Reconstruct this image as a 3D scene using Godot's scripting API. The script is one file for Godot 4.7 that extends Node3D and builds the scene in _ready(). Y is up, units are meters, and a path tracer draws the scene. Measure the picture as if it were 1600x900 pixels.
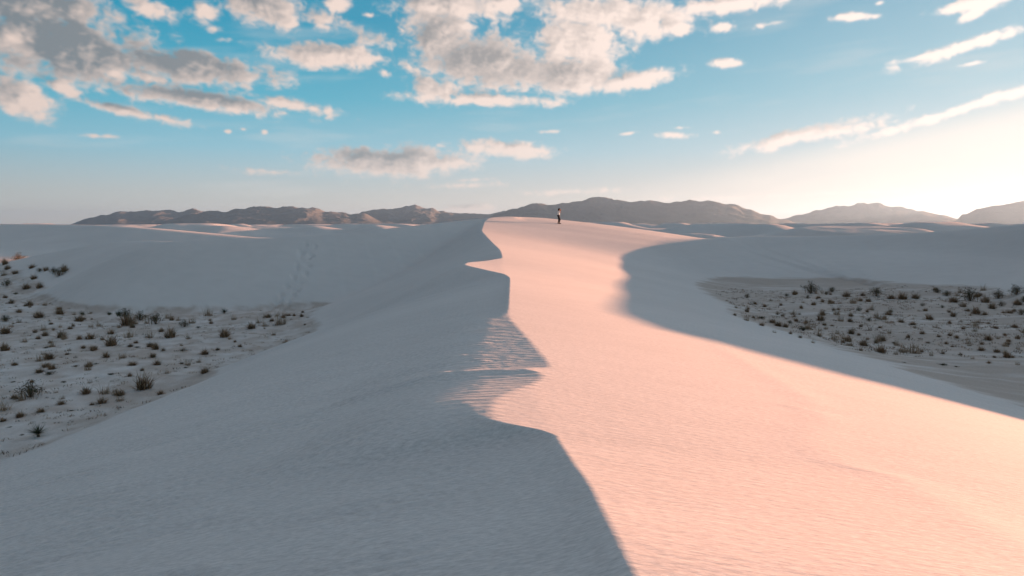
extends Node3D
# White gypsum dunes at sunset. Units are metres, y up; the eye stands at y = EYE on the dune crest.

const EYE := 7.0
const SAND := Color(0.855, 0.80, 0.785)
const SOIL := Color(0.57, 0.47, 0.415)
const FINE := 1.0   # 1 = full mesh density

# ---- main dune, smooth line of its top: z, x, height relative to the eye
const CREST := [
	[14.0, 0.95, -1.35], [4.0, 0.85, -1.5], [0.0, 0.74, -1.6], [-3.2, 0.57, -1.7], [-4.6, 0.54, -1.85], [-5.6, 0.45, -1.94],
	[-6.4, 0.38, -1.99], [-9.0, 0.22, -2.07], [-12.0, 0.08, -2.12], [-16.5, -0.1, -2.16],
	[-22.7, -0.15, -2.2], [-29.3, -0.2, -2.27], [-33.5, -0.4, -2.28], [-37.0, -0.6, -2.22],
	[-42.0, -0.6, -2.02], [-48.0, -0.8, -1.8], [-55.0, -1.45, -1.5], [-61.0, -2.3, -0.95], [-66.0, -2.9, -0.4], [-72.0, -2.9, 0.3],
	[-76.0, -2.1, 0.75], [-80.0, 0.0, 1.0], [-85.0, 4.0, 0.9], [-95.0, 10.0, -0.4], [-110.0, 14.0, -3.0], [-130.0, 16.0, -7.0], [-160.0, 17.0, -9.0]]
# ---- where the brink departs from that line: z, x
const JOG := [[-6.3, 0.0], [-6.45, -0.12], [-6.65, -0.5], [-6.95, -0.57], [-7.6, -0.5], [-8.2, -0.26], [-8.9, 0.08], [-9.4, 0.22], [-9.62, 0.2], [-9.8, 0.02], [-10.0, 0.26], [-10.3, 0.42],
	[-12.0, 0.34], [-14.0, 0.18], [-16.5, 0.0], [-29.3, 0.08], [-31.5, -0.05], [-33.3, -1.0], [-35.0, -1.9], [-36.6, -1.75], [-39.0, -0.9], [-42.0, 0.0]]
# ---- windward flank: z, a, b of  a w + b w2
const FLANK := [[14.0, 0.10, 0.003], [0.0, 0.11, 0.0035], [-10.0, 0.13, 0.004], [-20.0, 0.145, 0.004], [-32.0, 0.16, 0.004], [-45.0, 0.17, 0.003], [-62.0, 0.16, 0.002], [-72.0, 0.115, 0.001], [-82.0, 0.10, 0.0015], [-160.0, 0.08, 0.003]]
# ---- lee slope beyond the brow: z, a
const LEE := [[-30.0, 0.2], [-32.0, 0.42], [-36.0, 0.5], [-42.0, 0.42], [-50.0, 0.36], [-57.0, 0.4], [-66.0, 0.5], [-85.0, 0.5], [-160.0, 0.3]]
# ---- rippled shoulder on the lee side of the brink: z, width
const SHOULDER := [[-6.5, 0.0], [-6.8, 0.12], [-7.3, 0.22], [-8.2, 0.34], [-9.4, 0.72], [-10.4, 0.95], [-12.0, 0.8], [-14.5, 0.5], [-16.8, 0.1], [-18.0, 0.0]]

# ---- clouds of the sky: azimuth and height in degrees (0 = the way the crest runs, right is positive), half widths, turn, thickness, greyness
const CLOUDS := [
	[-32.29, 12.06, 7.53, 2.90, -4, 1.00, 0.95], [-33.98, 14.43, 6.13, 1.58, 0, 1.00, 0.90], [-27.44, 15.31, 1.86, 0.84, -10, 0.90, 0.20], [-35.44, 12.23, 1.57, 1.20, -10, 1.10, 0.10], [-35.20, 8.41, 2.20, 1.50, -15, 1.10, 0.25], [-32.80, 9.37, 1.42, 0.64, -25, 0.80, 0.15],
	[-29.67, 10.67, 1.36, 0.61, -10, 0.90, 0.15], [-27.45, 10.59, 1.58, 0.66, -8, 0.70, 0.30], [-24.66, 11.60, 7.41, 1.34, -4, 0.95, 0.90], [-14.40, 13.14, 5.43, 1.13, 0, 0.95, 0.35], [-10.90, 13.22, 1.78, 0.48, -5, 0.60, 0.20], [-24.31, 9.36, 8.36, 0.83, -5, 0.80, 0.85],
	[-17.42, 9.31, 4.10, 0.63, -9, 0.80, 0.20], [-22.11, 8.72, 2.05, 0.42, -6, 0.60, 0.20], [-29.39, 8.21, 4.44, 0.44, -10, 0.75, 0.70], [-26.95, 7.85, 1.48, 0.27, -12, 0.60, 0.20], [-23.63, 15.52, 1.14, 1.03, 0, 0.90, 0.15], [-22.97, 14.38, 0.80, 0.35, 0, 0.70, 0.10],
	[-22.37, 13.73, 0.90, 0.27, 0, 0.50, 0.20], [-19.56, 16.21, 3.72, 1.49, -5, 1.00, 0.60], [-14.06, 16.93, 1.08, 0.80, 0, 0.90, 0.05], [-15.30, 15.85, 2.44, 0.99, -15, 0.80, 0.60], [-11.59, 16.31, 0.45, 0.23, 0, 0.80, 0.10], [-11.13, 14.53, 1.72, 0.75, -15, 0.50, 0.90],
	[-5.20, 17.26, 5.70, 1.55, 0, 1.00, 0.35], [-0.52, 17.42, 2.09, 0.82, 0, 1.00, 0.10], [-5.74, 15.06, 3.63, 2.82, -25, 1.00, 0.65], [-1.58, 12.97, 7.36, 2.52, -5, 1.05, 0.75], [5.23, 14.36, 4.42, 2.85, 0, 1.00, 0.15], [4.73, 11.95, 5.75, 1.76, 0, 1.05, 0.60],
	[8.30, 16.51, 7.66, 1.56, -4, 1.05, 0.20], [10.35, 15.69, 3.13, 1.29, -10, 1.00, 0.10], [13.46, 15.24, 1.28, 0.55, -5, 0.90, 0.00], [16.87, 15.05, 0.96, 0.50, 0, 0.90, 0.00], [17.20, 16.68, 5.22, 0.80, 3, 1.00, 0.10], [9.40, 11.49, 5.12, 0.83, 8, 0.95, 0.10],
	[11.94, 11.88, 2.01, 0.43, 6, 0.80, 0.00], [-2.11, 10.20, 7.92, 0.60, -1, 0.90, 0.15], [-5.78, 10.95, 2.35, 1.28, -10, 0.80, 0.40], [-10.41, 12.14, 0.61, 0.34, -20, 0.60, 0.10], [-8.36, 12.60, 1.34, 0.48, -20, 0.50, 0.30], [-3.66, 15.72, 1.04, 0.42, 0, 0.70, 0.05],
	[-9.50, 5.22, 7.78, 1.39, 2, 1.00, 0.60], [-5.31, 5.11, 3.17, 1.14, 5, 0.90, 0.25], [0.00, 6.28, 4.25, 0.83, -4, 0.85, 0.10], [-12.56, 5.98, 2.54, 0.51, 8, 0.60, 0.80], [-19.48, 4.20, 2.38, 0.30, -3, 0.45, 0.30], [-22.30, 7.10, 0.32, 0.19, 0, 0.70, 0.00],
	[-21.25, 7.35, 0.28, 0.14, 0, 0.60, 0.00], [-19.72, 7.18, 0.28, 0.19, 0, 0.70, 0.00], [-30.67, 6.30, 1.03, 0.13, 2, 0.35, 0.30], [22.63, 6.80, 5.63, 0.71, 11, 0.90, 0.45], [24.84, 7.01, 3.48, 0.61, 8, 0.80, 0.50], [13.14, 7.22, 1.71, 0.35, -6, 0.80, 0.00],
	[3.18, 7.66, 1.06, 0.18, 0, 0.60, 0.00], [16.51, 7.31, 0.44, 0.20, 0, 0.70, 0.00], [9.72, 7.46, 0.93, 0.15, 8, 0.50, 0.00], [13.53, 7.76, 0.70, 0.10, 0, 0.40, 0.00], [17.33, 12.45, 1.82, 0.37, -4, 0.75, 0.00], [33.03, 12.08, 4.41, 0.53, 13, 0.95, 0.00],
	[30.41, 11.66, 1.75, 0.30, 5, 0.80, 0.00], [33.07, 14.65, 2.55, 0.48, 3, 0.90, 0.00], [33.46, 14.19, 1.09, 0.40, 30, 0.80, 0.00], [25.59, 14.91, 1.78, 0.30, -3, 0.75, 0.00], [27.26, 14.79, 0.62, 0.21, 0, 0.60, 0.00], [20.06, 14.97, 1.10, 0.22, 3, 0.60, 0.00],
	[33.45, 10.92, 0.66, 0.12, 4, 0.50, 0.00], [27.63, 15.58, 0.37, 0.17, 0, 0.70, 0.00], [32.88, 7.91, 7.06, 0.39, 15, 0.75, 0.00], [35.36, 8.60, 3.15, 0.50, 15, 0.90, 0.00], [26.14, 6.94, 2.56, 0.23, 10, 0.40, 0.00], [-3.48, 1.33, 2.24, 0.53, 0, 0.95, 0.35],
	[-6.67, 1.27, 1.06, 0.21, 0, 0.40, 0.30], [26.33, 2.44, 3.42, 0.17, 1, 0.45, 0.50], [18.11, 2.18, 5.30, 0.30, 2, 0.45, 0.50], [5.33, 2.76, 4.77, 0.26, 2, 0.35, 0.40], [-3.20, 3.77, 1.60, 0.16, 3, 0.40, 0.20], [-4.27, 3.29, 3.19, 0.21, 2, 0.30, 0.20]]
const SUN_AZ := 58.0
const SUN_EL := 3.8
const EXPO := 3.85

func air(az: float, el: float) -> Vector3:
	var t := [[0.0, 0.60, 0.58, 0.55], [2.5, 0.47, 0.54, 0.55], [6.0, 0.23, 0.52, 0.65], [10.0, 0.065, 0.42, 0.58], [16.0, 0.01, 0.30, 0.475], [40.0, 0.026, 0.155, 0.27], [90.0, 0.03, 0.125, 0.215]]
	var k := 0
	while k < 5 and el > t[k + 1][0]: k += 1
	var f := clampf((el - t[k][0]) / (t[k + 1][0] - t[k][0]), 0.0, 1.0)
	var c := Vector3(t[k][1], t[k][2], t[k][3]).lerp(Vector3(t[k + 1][1], t[k + 1][2], t[k + 1][3]), f)
	var d := absf(wrapf(az - SUN_AZ, -180.0, 180.0))
	c = c.lerp(Vector3(0.75, 0.85, 0.90), 0.46 * exp(-pow(d / 44.0, 2.0)) * exp(-pow(el / 45.0, 2.0)))
	c = c.lerp(Vector3(1.15, 0.90, 0.75), 0.97 * exp(-pow(d / 64.0, 2.0)) * exp(-el / 6.0))
	var line := 12.8 - 0.194 * d      # thin veil round the sun
	c = c.lerp(Vector3(1.0, 0.90, 0.81), 0.75 * smoothstep(line + 0.7, line - 2.0, el) * smoothstep(58.0, 26.0, d))
	if el > 0.0:
		var a := deg_to_rad(az)
		var wisp := smoothstep(0.08, 0.6, n_cirrus.get_noise_3d(sin(a) * 9.0, el * 1.1 - 0.06 * az, cos(a) * 9.0))
		c = c.lerp(Vector3(0.75, 0.74, 0.72), 0.22 * wisp)
	return c * lerpf(1.0, 0.45, smoothstep(78.0, 160.0, d))     # the sky opposite the low sun is dimmer

func cloud_tone(c: Vector3, az: float, el: float, a: float, lit: float, dark: float) -> Vector3:
	var d := absf(wrapf(az - SUN_AZ, -180.0, 180.0))
	var g := exp(-pow(d / 62.0, 2.0))
	var grey := Vector3(0.165, 0.215, 0.25).lerp(Vector3(0.72, 0.60, 0.54), g)
	var bright := Vector3(0.78, 0.62, 0.545).lerp(Vector3(1.22, 1.04, 0.94), g)
	var tone := bright.lerp(grey, clampf(dark * 0.95 - lit, 0.0, 1.0))
	tone = tone.lerp(air(az, el), 0.55 * exp(-el / 3.0))
	return c.lerp(tone, a)

func make_sky() -> Sky:
	var n1 := FastNoiseLite.new(); n1.seed = 21; n1.frequency = 0.30; n1.fractal_octaves = 6; n1.fractal_gain = 0.55
	var n2 := FastNoiseLite.new(); n2.seed = 4; n2.frequency = 0.05; n2.fractal_octaves = 3
	var nb := FastNoiseLite.new(); nb.seed = 77; nb.frequency = 0.34; nb.fractal_type = FastNoiseLite.FRACTAL_RIDGED; nb.fractal_octaves = 5; nb.fractal_gain = 0.5
	var n4 := FastNoiseLite.new(); n4.seed = 31; n4.frequency = 2.6; n4.fractal_octaves = 2
	var n3 := FastNoiseLite.new(); n3.seed = 11; n3.frequency = 0.9; n3.fractal_octaves = 3
	# coarse panorama of the whole upper sky
	var lw := 512; var lh := 256
	var low := PackedFloat32Array(); low.resize(lw * lh * 3)
	for j in lh:
		var el := 90.0 - (j + 0.5) * 180.0 / lh
		for i in lw:
			var az := (i + 0.5) * 360.0 / lw - 180.0
			var c := air(az, maxf(el, 0.0))
			if el > 0.0:
				var dir := Vector3(sin(deg_to_rad(az)), 0, -cos(deg_to_rad(az))) * 57.0
				var q := n2.get_noise_3d(dir.x, el * 2.4, dir.z) * 2.2 - 0.08 + 0.5 * n1.get_noise_3d(dir.x * 0.5, el, dir.z * 0.5)
				var a := smoothstep(0.1, 0.45, q) * smoothstep(3.0, 9.0, el)
				c = cloud_tone(c, az, el, a * 0.95, 0.3, smoothstep(0.2, 0.8, q))
			var o := (j * lw + i) * 3
			low[o] = c.x / EXPO; low[o + 1] = c.y / EXPO; low[o + 2] = c.z / EXPO
	var img := Image.create_from_data(lw, lh, false, Image.FORMAT_RGBF, low.to_byte_array())
	var W := 4096; var H := 2048
	img.resize(W, H, Image.INTERPOLATE_BILINEAR)
	# fine patch
	var x0 := int((0.5 - 46.0 / 360.0) * W); var pw := int(92.0 / 360.0 * W)
	var y0 := int((90.0 - 23.0) / 180.0 * H); var ph := H / 2 - y0
	var dens := PackedFloat32Array(); dens.resize(pw * ph)
	var grey := PackedFloat32Array(); grey.resize(pw * ph)
	var wsum := PackedFloat32Array(); wsum.resize(pw * ph)
	dens.fill(-1.0)
	for c in CLOUDS:
		var ext := maxf(c[2], c[3]) * 1.5
		var ex := maxf(c[2] * 1.5, c[3] * 1.5 + 0.3); var ey := maxf(c[3] * 1.5, c[2] * 1.5 * absf(sin(deg_to_rad(c[4]))) + c[3] * 1.5)
		var i0 := maxi(0, int((c[0] - ex + 180.0) / 360.0 * W) - x0); var i1 := mini(pw - 1, int((c[0] + ex + 180.0) / 360.0 * W) - x0 + 1)
		var j0 := maxi(0, int((90.0 - c[1] - ey) / 180.0 * H) - y0); var j1 := mini(ph - 1, int((90.0 - c[1] + ey) / 180.0 * H) - y0 + 1)
		var cs := cos(deg_to_rad(c[4])); var sn := sin(deg_to_rad(c[4]))
		for j in range(j0, j1 + 1):
			var el := 90.0 - (j + y0 + 0.5) * 180.0 / H
			for i in range(i0, i1 + 1):
				var az := (i + x0 + 0.5) * 360.0 / W - 180.0
				var dx: float = az - c[0]; var dy: float = el - c[1]
				var u: float = (dx * cs + dy * sn) / c[2]; var v: float = (-dx * sn + dy * cs) / c[3]
				var q: float = (1.0 - sqrt(u * u + v * v)) * c[5] * 1.25 + 0.09
				if q < -0.5: continue
				var o := j * pw + i
				if q > dens[o]: dens[o] = q
				var wt := maxf(q + 0.15, 0.0) ** 2
				grey[o] += c[6] * wt; wsum[o] += wt
	# roughen
	for j in ph:
		var el := 90.0 - (j + y0 + 0.5) * 180.0 / H
		for i in pw:
			var o := j * pw + i
			if dens[o] <= -0.5:
				dens[o] = -0.5; continue
			var az := (i + x0 + 0.5) * 360.0 / W - 180.0
			var st := 1.0 + 4.0 / (el + 1.5)
			var ax := az + 0.5 * n3.get_noise_2d(az * 0.5 + 50.0, el)
			dens[o] += 0.55 * n1.get_noise_2d(ax, el * st * 0.9) - 0.34 * (nb.get_noise_2d(ax, el * st) + 0.1) + 0.2 * n3.get_noise_2d(ax, el * st) + 0.16 * n4.get_noise_2d(ax * 0.6, el * st)
	var out := PackedFloat32Array(); out.resize(pw * ph * 3)
	for j in ph:
		var el := 90.0 - (j + y0 + 0.5) * 180.0 / H
		for i in pw:
			var o := j * pw + i
			var az := (i + x0 + 0.5) * 360.0 / W - 180.0
			var c := air(az, maxf(el, 0.0))
			var d := dens[o]
			if d > -0.2:
				var a := pow(smoothstep(-0.3, 0.58, d), 1.55)
				var ii := mini(i + 11, pw - 1); var jj := mini(j + 5, ph - 1)
				var ii2 := mini(i + 3, pw - 1); var jj2 := mini(j + 3, ph - 1)
				var lit := 0.5 * (d - dens[jj * pw + ii]) + 0.42 * (d - dens[jj2 * pw + ii2])
				var g := grey[o] / maxf(wsum[o], 1e-4)
				var thick := smoothstep(0.05, 0.85, d)
				c = cloud_tone(c, az, el, a, lit, lerpf(g * 0.3, g * 1.1, thick) + 0.08 * thick)
			out[o * 3] = c.x / EXPO; out[o * 3 + 1] = c.y / EXPO; out[o * 3 + 2] = c.z / EXPO
	var patch := Image.create_from_data(pw, ph, false, Image.FORMAT_RGBF, out.to_byte_array())
	img.blit_rect(patch, Rect2i(0, 0, pw, ph), Vector2i(x0, y0))
	# the panorama begins at -z
	var turned := Image.create_empty(W, H, false, Image.FORMAT_RGBF)
	turned.blit_rect(img, Rect2i(W / 2, 0, W / 2, H), Vector2i(0, 0))
	turned.blit_rect(img, Rect2i(0, 0, W / 2, H), Vector2i(W / 2, 0))
	var pm := PanoramaSkyMaterial.new()
	pm.panorama = ImageTexture.create_from_image(turned)
	var sky := Sky.new(); sky.sky_material = pm
	return sky

var dunes := []
var n_roll := FastNoiseLite.new()
var n_far := FastNoiseLite.new()
var n_fine := FastNoiseLite.new()
var n_patch := FastNoiseLite.new()
var n_cirrus := FastNoiseLite.new()

func table(t: Array, z: float, k: int) -> float:
	# rows by falling z; smooth monotone interpolation
	var n := t.size()
	if z >= t[0][0]: return t[0][k]
	if z <= t[n - 1][0]: return t[n - 1][k]
	var i := 0
	while t[i + 1][0] > z: i += 1
	var z0: float = t[i][0]; var z1: float = t[i + 1][0]
	var y0: float = t[i][k]; var y1: float = t[i + 1][k]
	var s := (y1 - y0) / (z1 - z0)
	var m0 := s; var m1 := s
	if i > 0:
		var sp: float = (y0 - t[i - 1][k]) / (z0 - t[i - 1][0])
		m0 = 0.0 if sp * s <= 0.0 else 2.0 * sp * s / (sp + s)
	if i < n - 2:
		var sn: float = (t[i + 2][k] - y1) / (t[i + 2][0] - z1)
		m1 = 0.0 if sn * s <= 0.0 else 2.0 * sn * s / (sn + s)
	var h := z1 - z0
	var u := (z - z0) / h
	var u2 := u * u; var u3 := u2 * u
	return (2 * u3 - 3 * u2 + 1) * y0 + (u3 - 2 * u2 + u) * h * m0 + (3 * u2 - 2 * u3) * y1 + (u3 - u2) * h * m1

func smax(a: float, b: float, k: float) -> float:
	var d := absf(a - b)
	if d >= k: return maxf(a, b)
	var q := k - d
	return maxf(a, b) + q * q / (4.0 * k)

func add_dune(pts: Array, lee: float, wind: float, brink: float, blend: float, steep := 0, steep_wind := 0.45, first_lee := 0.0, first := 0) -> void:
	# pts: x, z, height; the lee side lies to the right of the way along them
	var sm := []; var winds := PackedFloat32Array(); var lees := PackedFloat32Array()
	for i in pts.size() - 1:
		var p0: Vector3 = pts[maxi(i - 1, 0)]; var p1: Vector3 = pts[i]; var p2: Vector3 = pts[i + 1]; var p3: Vector3 = pts[mini(i + 2, pts.size() - 1)]
		for k in 3:
			sm.append(p1.cubic_interpolate(p2, p0, p3, k / 3.0))
			winds.append(steep_wind if i < steep else wind)
			lees.append(first_lee if i < first else lee)
	sm.append(pts[-1]); winds.append(wind); lees.append(lee)
	var lo := Vector2(1e9, 1e9); var hi := Vector2(-1e9, -1e9)
	for p in sm:
		var drop: float = p.z + 8.0
		var r: float = maxf(drop / minf(lee, minf(wind, first_lee if first > 0 else 1.0)), 4.0)
		lo.x = minf(lo.x, p.x - r); lo.y = minf(lo.y, p.y - r); hi.x = maxf(hi.x, p.x + r); hi.y = maxf(hi.y, p.y + r)
	dunes.append({"p": PackedVector3Array(sm), "lee": lees, "wind": winds, "brink": brink, "blend": blend, "lo": lo, "hi": hi})

func dune_height(d: Dictionary, x: float, z: float) -> float:
	var p: PackedVector3Array = d.p
	var best := 1e18; var bh := 0.0; var side := 1.0; var wn := 0.1; var ln := 0.5; var wp: PackedFloat32Array = d.wind; var lp: PackedFloat32Array = d.lee
	for i in p.size() - 1:
		var a := p[i]; var b := p[i + 1]
		var dx := b.x - a.x; var dz := b.y - a.y
		var t := clampf(((x - a.x) * dx + (z - a.y) * dz) / (dx * dx + dz * dz), 0.0, 1.0)
		var ex := x - a.x - dx * t; var ez := z - a.y - dz * t
		var q := ex * ex + ez * ez
		if q < best:
			best = q; bh = a.z + (b.z - a.z) * t; wn = wp[i] + (wp[i + 1] - wp[i]) * t; ln = lp[i] + (lp[i + 1] - lp[i]) * t
			side = dx * (z - a.y) - dz * (x - a.x)
	var e := sqrt(best)
	var r: float = d.brink
	if side > 0.0:
		return bh - ln * (sqrt(e * e + r * r) - r)
	return bh - wn * (sqrt(e * e + r * r) - r)

class Row:
	var z: float; var s: float; var c: float; var h: float; var a: float; var b: float; var la: float; var lb: float; var sh: float; var hc: float; var lip: float; var even: float

func flank(r: Row, w: float) -> float:
	if w <= 0.0: return r.h - r.a * 0.8 * w
	return r.h - r.a * w - r.b * w * w

func row(z: float) -> Row:
	var r := Row.new()
	r.z = z
	r.s = table(CREST, z, 1); r.h = table(CREST, z, 2)
	var jog := table(JOG, z, 1) if z < -6.3 and z > -42.0 else 0.0
	if z < -15.0 and z > -34.0: jog += 0.03 * n_fine.get_noise_1d(z * 2.2)
	r.c = r.s + jog
	r.a = table(FLANK, z, 1); r.b = table(FLANK, z, 2)
	r.hc = flank(r, jog)
	var zz := minf(z, -2.5)
	var g := maxf(-(r.h - 0.394 * r.s - 0.0407 * zz) - 0.12, 0.6)
	var near_a := maxf(0.394 - 2.0 * sqrt(0.0104 * g), 0.12)
	var f := smoothstep(-29.0, -33.5, z)
	r.la = lerpf(near_a, table(LEE, z, 1), f)
	r.lb = 0.0104 * (1.0 - f)
	r.sh = table(SHOULDER, z, 1) if z < -6.5 and z > -18.0 else 0.0
	r.lip = 0.13 * (1.0 - f)
	r.even = 1.0 - smoothstep(-26.0, -30.0, z)
	if r.sh > 0.0: r.lip *= smoothstep(0.3, 0.0, r.sh)
	return r

var floor_share := 0.0

func height(r: Row, x: float) -> float:
	# relative to the eye
	var z := r.z
	var w := x - r.c
	var m := 0.0
	if w < 0.0:
		var d := -w
		var q := maxf(d - r.sh, 0.0)
		m = r.hc - minf(d, r.sh) * 0.035 - r.lip * (1.0 - exp(-q / 0.28)) - r.la * q * q / (q + 0.45) - q * q * r.lb
		var e := smoothstep(r.sh + 0.4, r.sh + 2.6, d)
		if e > 0.0 and r.even > 0.0:
			var g := maxf(r.s - x, 0.0)
			m = lerpf(m, r.h - 0.13 - g * r.la - g * g * r.lb, e * r.even)
	else:
		m = flank(r, x - r.s)
	var base := lerpf(-6.9, -5.3, smoothstep(-8.0, 8.0, x))
	base += 0.22 * n_roll.get_noise_2d(x, z)
	if x < -35.0 and z < -60.0: base += 1.4 * smoothstep(-62.0, -92.0, z) * smoothstep(-36.0, -52.0, x)
	if z < -75.0 or absf(x) > 60.0:
		var f := maxf(smoothstep(-75.0 if x > -20.0 else -130.0, -160.0 if x > -20.0 else -230.0, z) if absf(x + 20.0) > 10.0 else lerpf(smoothstep(-130.0, -230.0, z), smoothstep(-75.0, -160.0, z), (x + 30.0) / 20.0), maxf(smoothstep(60.0, 140.0, x), smoothstep(120.0, 200.0, -x)))
		base += f * (0.6 + 5.6 * pow(clampf(0.5 + 1.05 * n_far.get_noise_2d(x, z), 0.0, 1.0), 1.5))
	var y := smax(m, base, 0.9)
	for d in dunes:
		if x > d.lo.x and x < d.hi.x and z > d.lo.y and z < d.hi.y:
			y = smax(y, dune_height(d, x, z), d.blend)
	floor_share = smoothstep(0.5, 0.15, y - base)
	return y

func relief(r: Row, x: float) -> float:
	# ripples, footprints and scuffs on the sand
	var z := r.z
	var w := x - r.c
	var y := 0.0
	if z > -30.0 and z < 3.0 and w < 0.4 and w > -20.0:
		var wob := 0.12 * n_patch.get_noise_2d(x * 0.35, z * 0.5) + 0.03 * n_patch.get_noise_2d(x * 2.0, z * 3.0)
		var rough := clampf(0.6 + 1.5 * n_patch.get_noise_2d(x * 0.25 + 40.0, z * 0.8), 0.15, 1.0)
		var band := smoothstep(-r.sh - 0.7, -r.sh, w) if r.sh > 0.05 else 0.0
		var ph := (z + wob + 0.10 * x) * TAU / 0.19
		var rp := sin(ph) + 0.35 * sin(2.0 * ph + 0.7)
		y += rp * (0.022 * rough * smoothstep(-28.0, -12.0, z) * smoothstep(-0.3, -1.6, w) + 0.0065 * band * smoothstep(0.25, -0.05, w))
	if x < -17.2 and x > -20.6 and z < -51.5 and z > -64.0:
		var path := -18.9 + 0.25 * sin(z * 0.5)
		var t := minf(absf(x - path + 0.45), absf(x - path - 0.45))
		y -= 0.2 * smoothstep(0.42, 0.1, t) * smoothstep(-0.1, 0.35, n_fine.get_noise_2d(x * 1.1, z * 0.9))
	if w > 1.0 and z > -31.0 and z < 2.0:
		# low levees of blown sand down the sunlit flank
		var f := w - (2.2 + 0.19 * -z if z > -19.0 else lerpf(5.8, 1.2, (-z - 19.0) / 12.0))
		y += 0.009 * exp(-f * f / 0.12) * smoothstep(-26.0, -15.0, z)
		var g := (x - 3.5) * 0.785 - (z + 22.0) * 0.62
		y += 0.014 * exp(-g * g / 0.9) * smoothstep(2.0, 6.0, x)
	var sx := (x + 2.42) / 0.34; var sz := (z + 4.42) / 0.14
	var k := sx * sx + sz * sz
	if k < 4.0:
		y += smoothstep(3.0, 0.4, k) * (0.08 * n_fine.get_noise_2d(x * 3.0, z * 5.0) - 0.03) + 0.03 * exp(-pow((k - 1.4) * 1.6, 2.0))
	sx = (x + 3.05) / 0.2; sz = (z + 4.35) / 0.08
	k = sx * sx + sz * sz
	if k < 4.0: y += smoothstep(3.0, 0.4, k) * (0.05 * n_fine.get_noise_2d(x * 3.0, z * 5.0) - 0.015)
	if floor_share > 0.0 and z > -120.0:
		y += floor_share * (0.10 * n_patch.get_noise_2d(x * 0.12, z * 0.12) + 0.05 * n_patch.get_noise_2d(x * 0.5, z * (0.5 if x < 0.0 else 1.2)))
	return y

func sand_color(r: Row, x: float) -> Color:
	var z := r.z
	var c := SAND * (1.0 + 0.05 * n_patch.get_noise_2d(x * 0.06, z * 0.09) + 0.04 * n_patch.get_noise_2d(x * 0.5 + 9.0, z * 1.5))
	if floor_share > 0.0:
		var n := 0.0
		if x < 0.0:
			n = 0.55 * n_patch.get_noise_2d(x * 0.16, z * 0.13) + 0.6 * n_patch.get_noise_2d(x * 0.7 + 31.0, z * 0.6) + 0.12
		else:
			var zz := z - 0.12 * x
			n = 0.5 * n_patch.get_noise_2d(x * 0.05, zz * 0.22 + 7.0) + 0.7 * n_patch.get_noise_2d(x * 0.09 + 31.0, zz * 0.9) + 0.3 * n_patch.get_noise_2d(x * 0.6, zz * 1.1) + 0.4
		var f := clampf(0.5 + 1.1 * n, 0.0, 1.0) * smoothstep(0.0, 0.6, floor_share + 0.45 * n)
		c = c.lerp(SOIL, f * 0.85 * smoothstep(-135.0, -100.0, z) * smoothstep(100.0, 75.0, absf(x)))
	c.a = 1.0
	return c

func ground_y(x: float, z: float) -> float:
	var r := row(z)
	return height(r, x) + relief(r, x) + EYE

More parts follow.
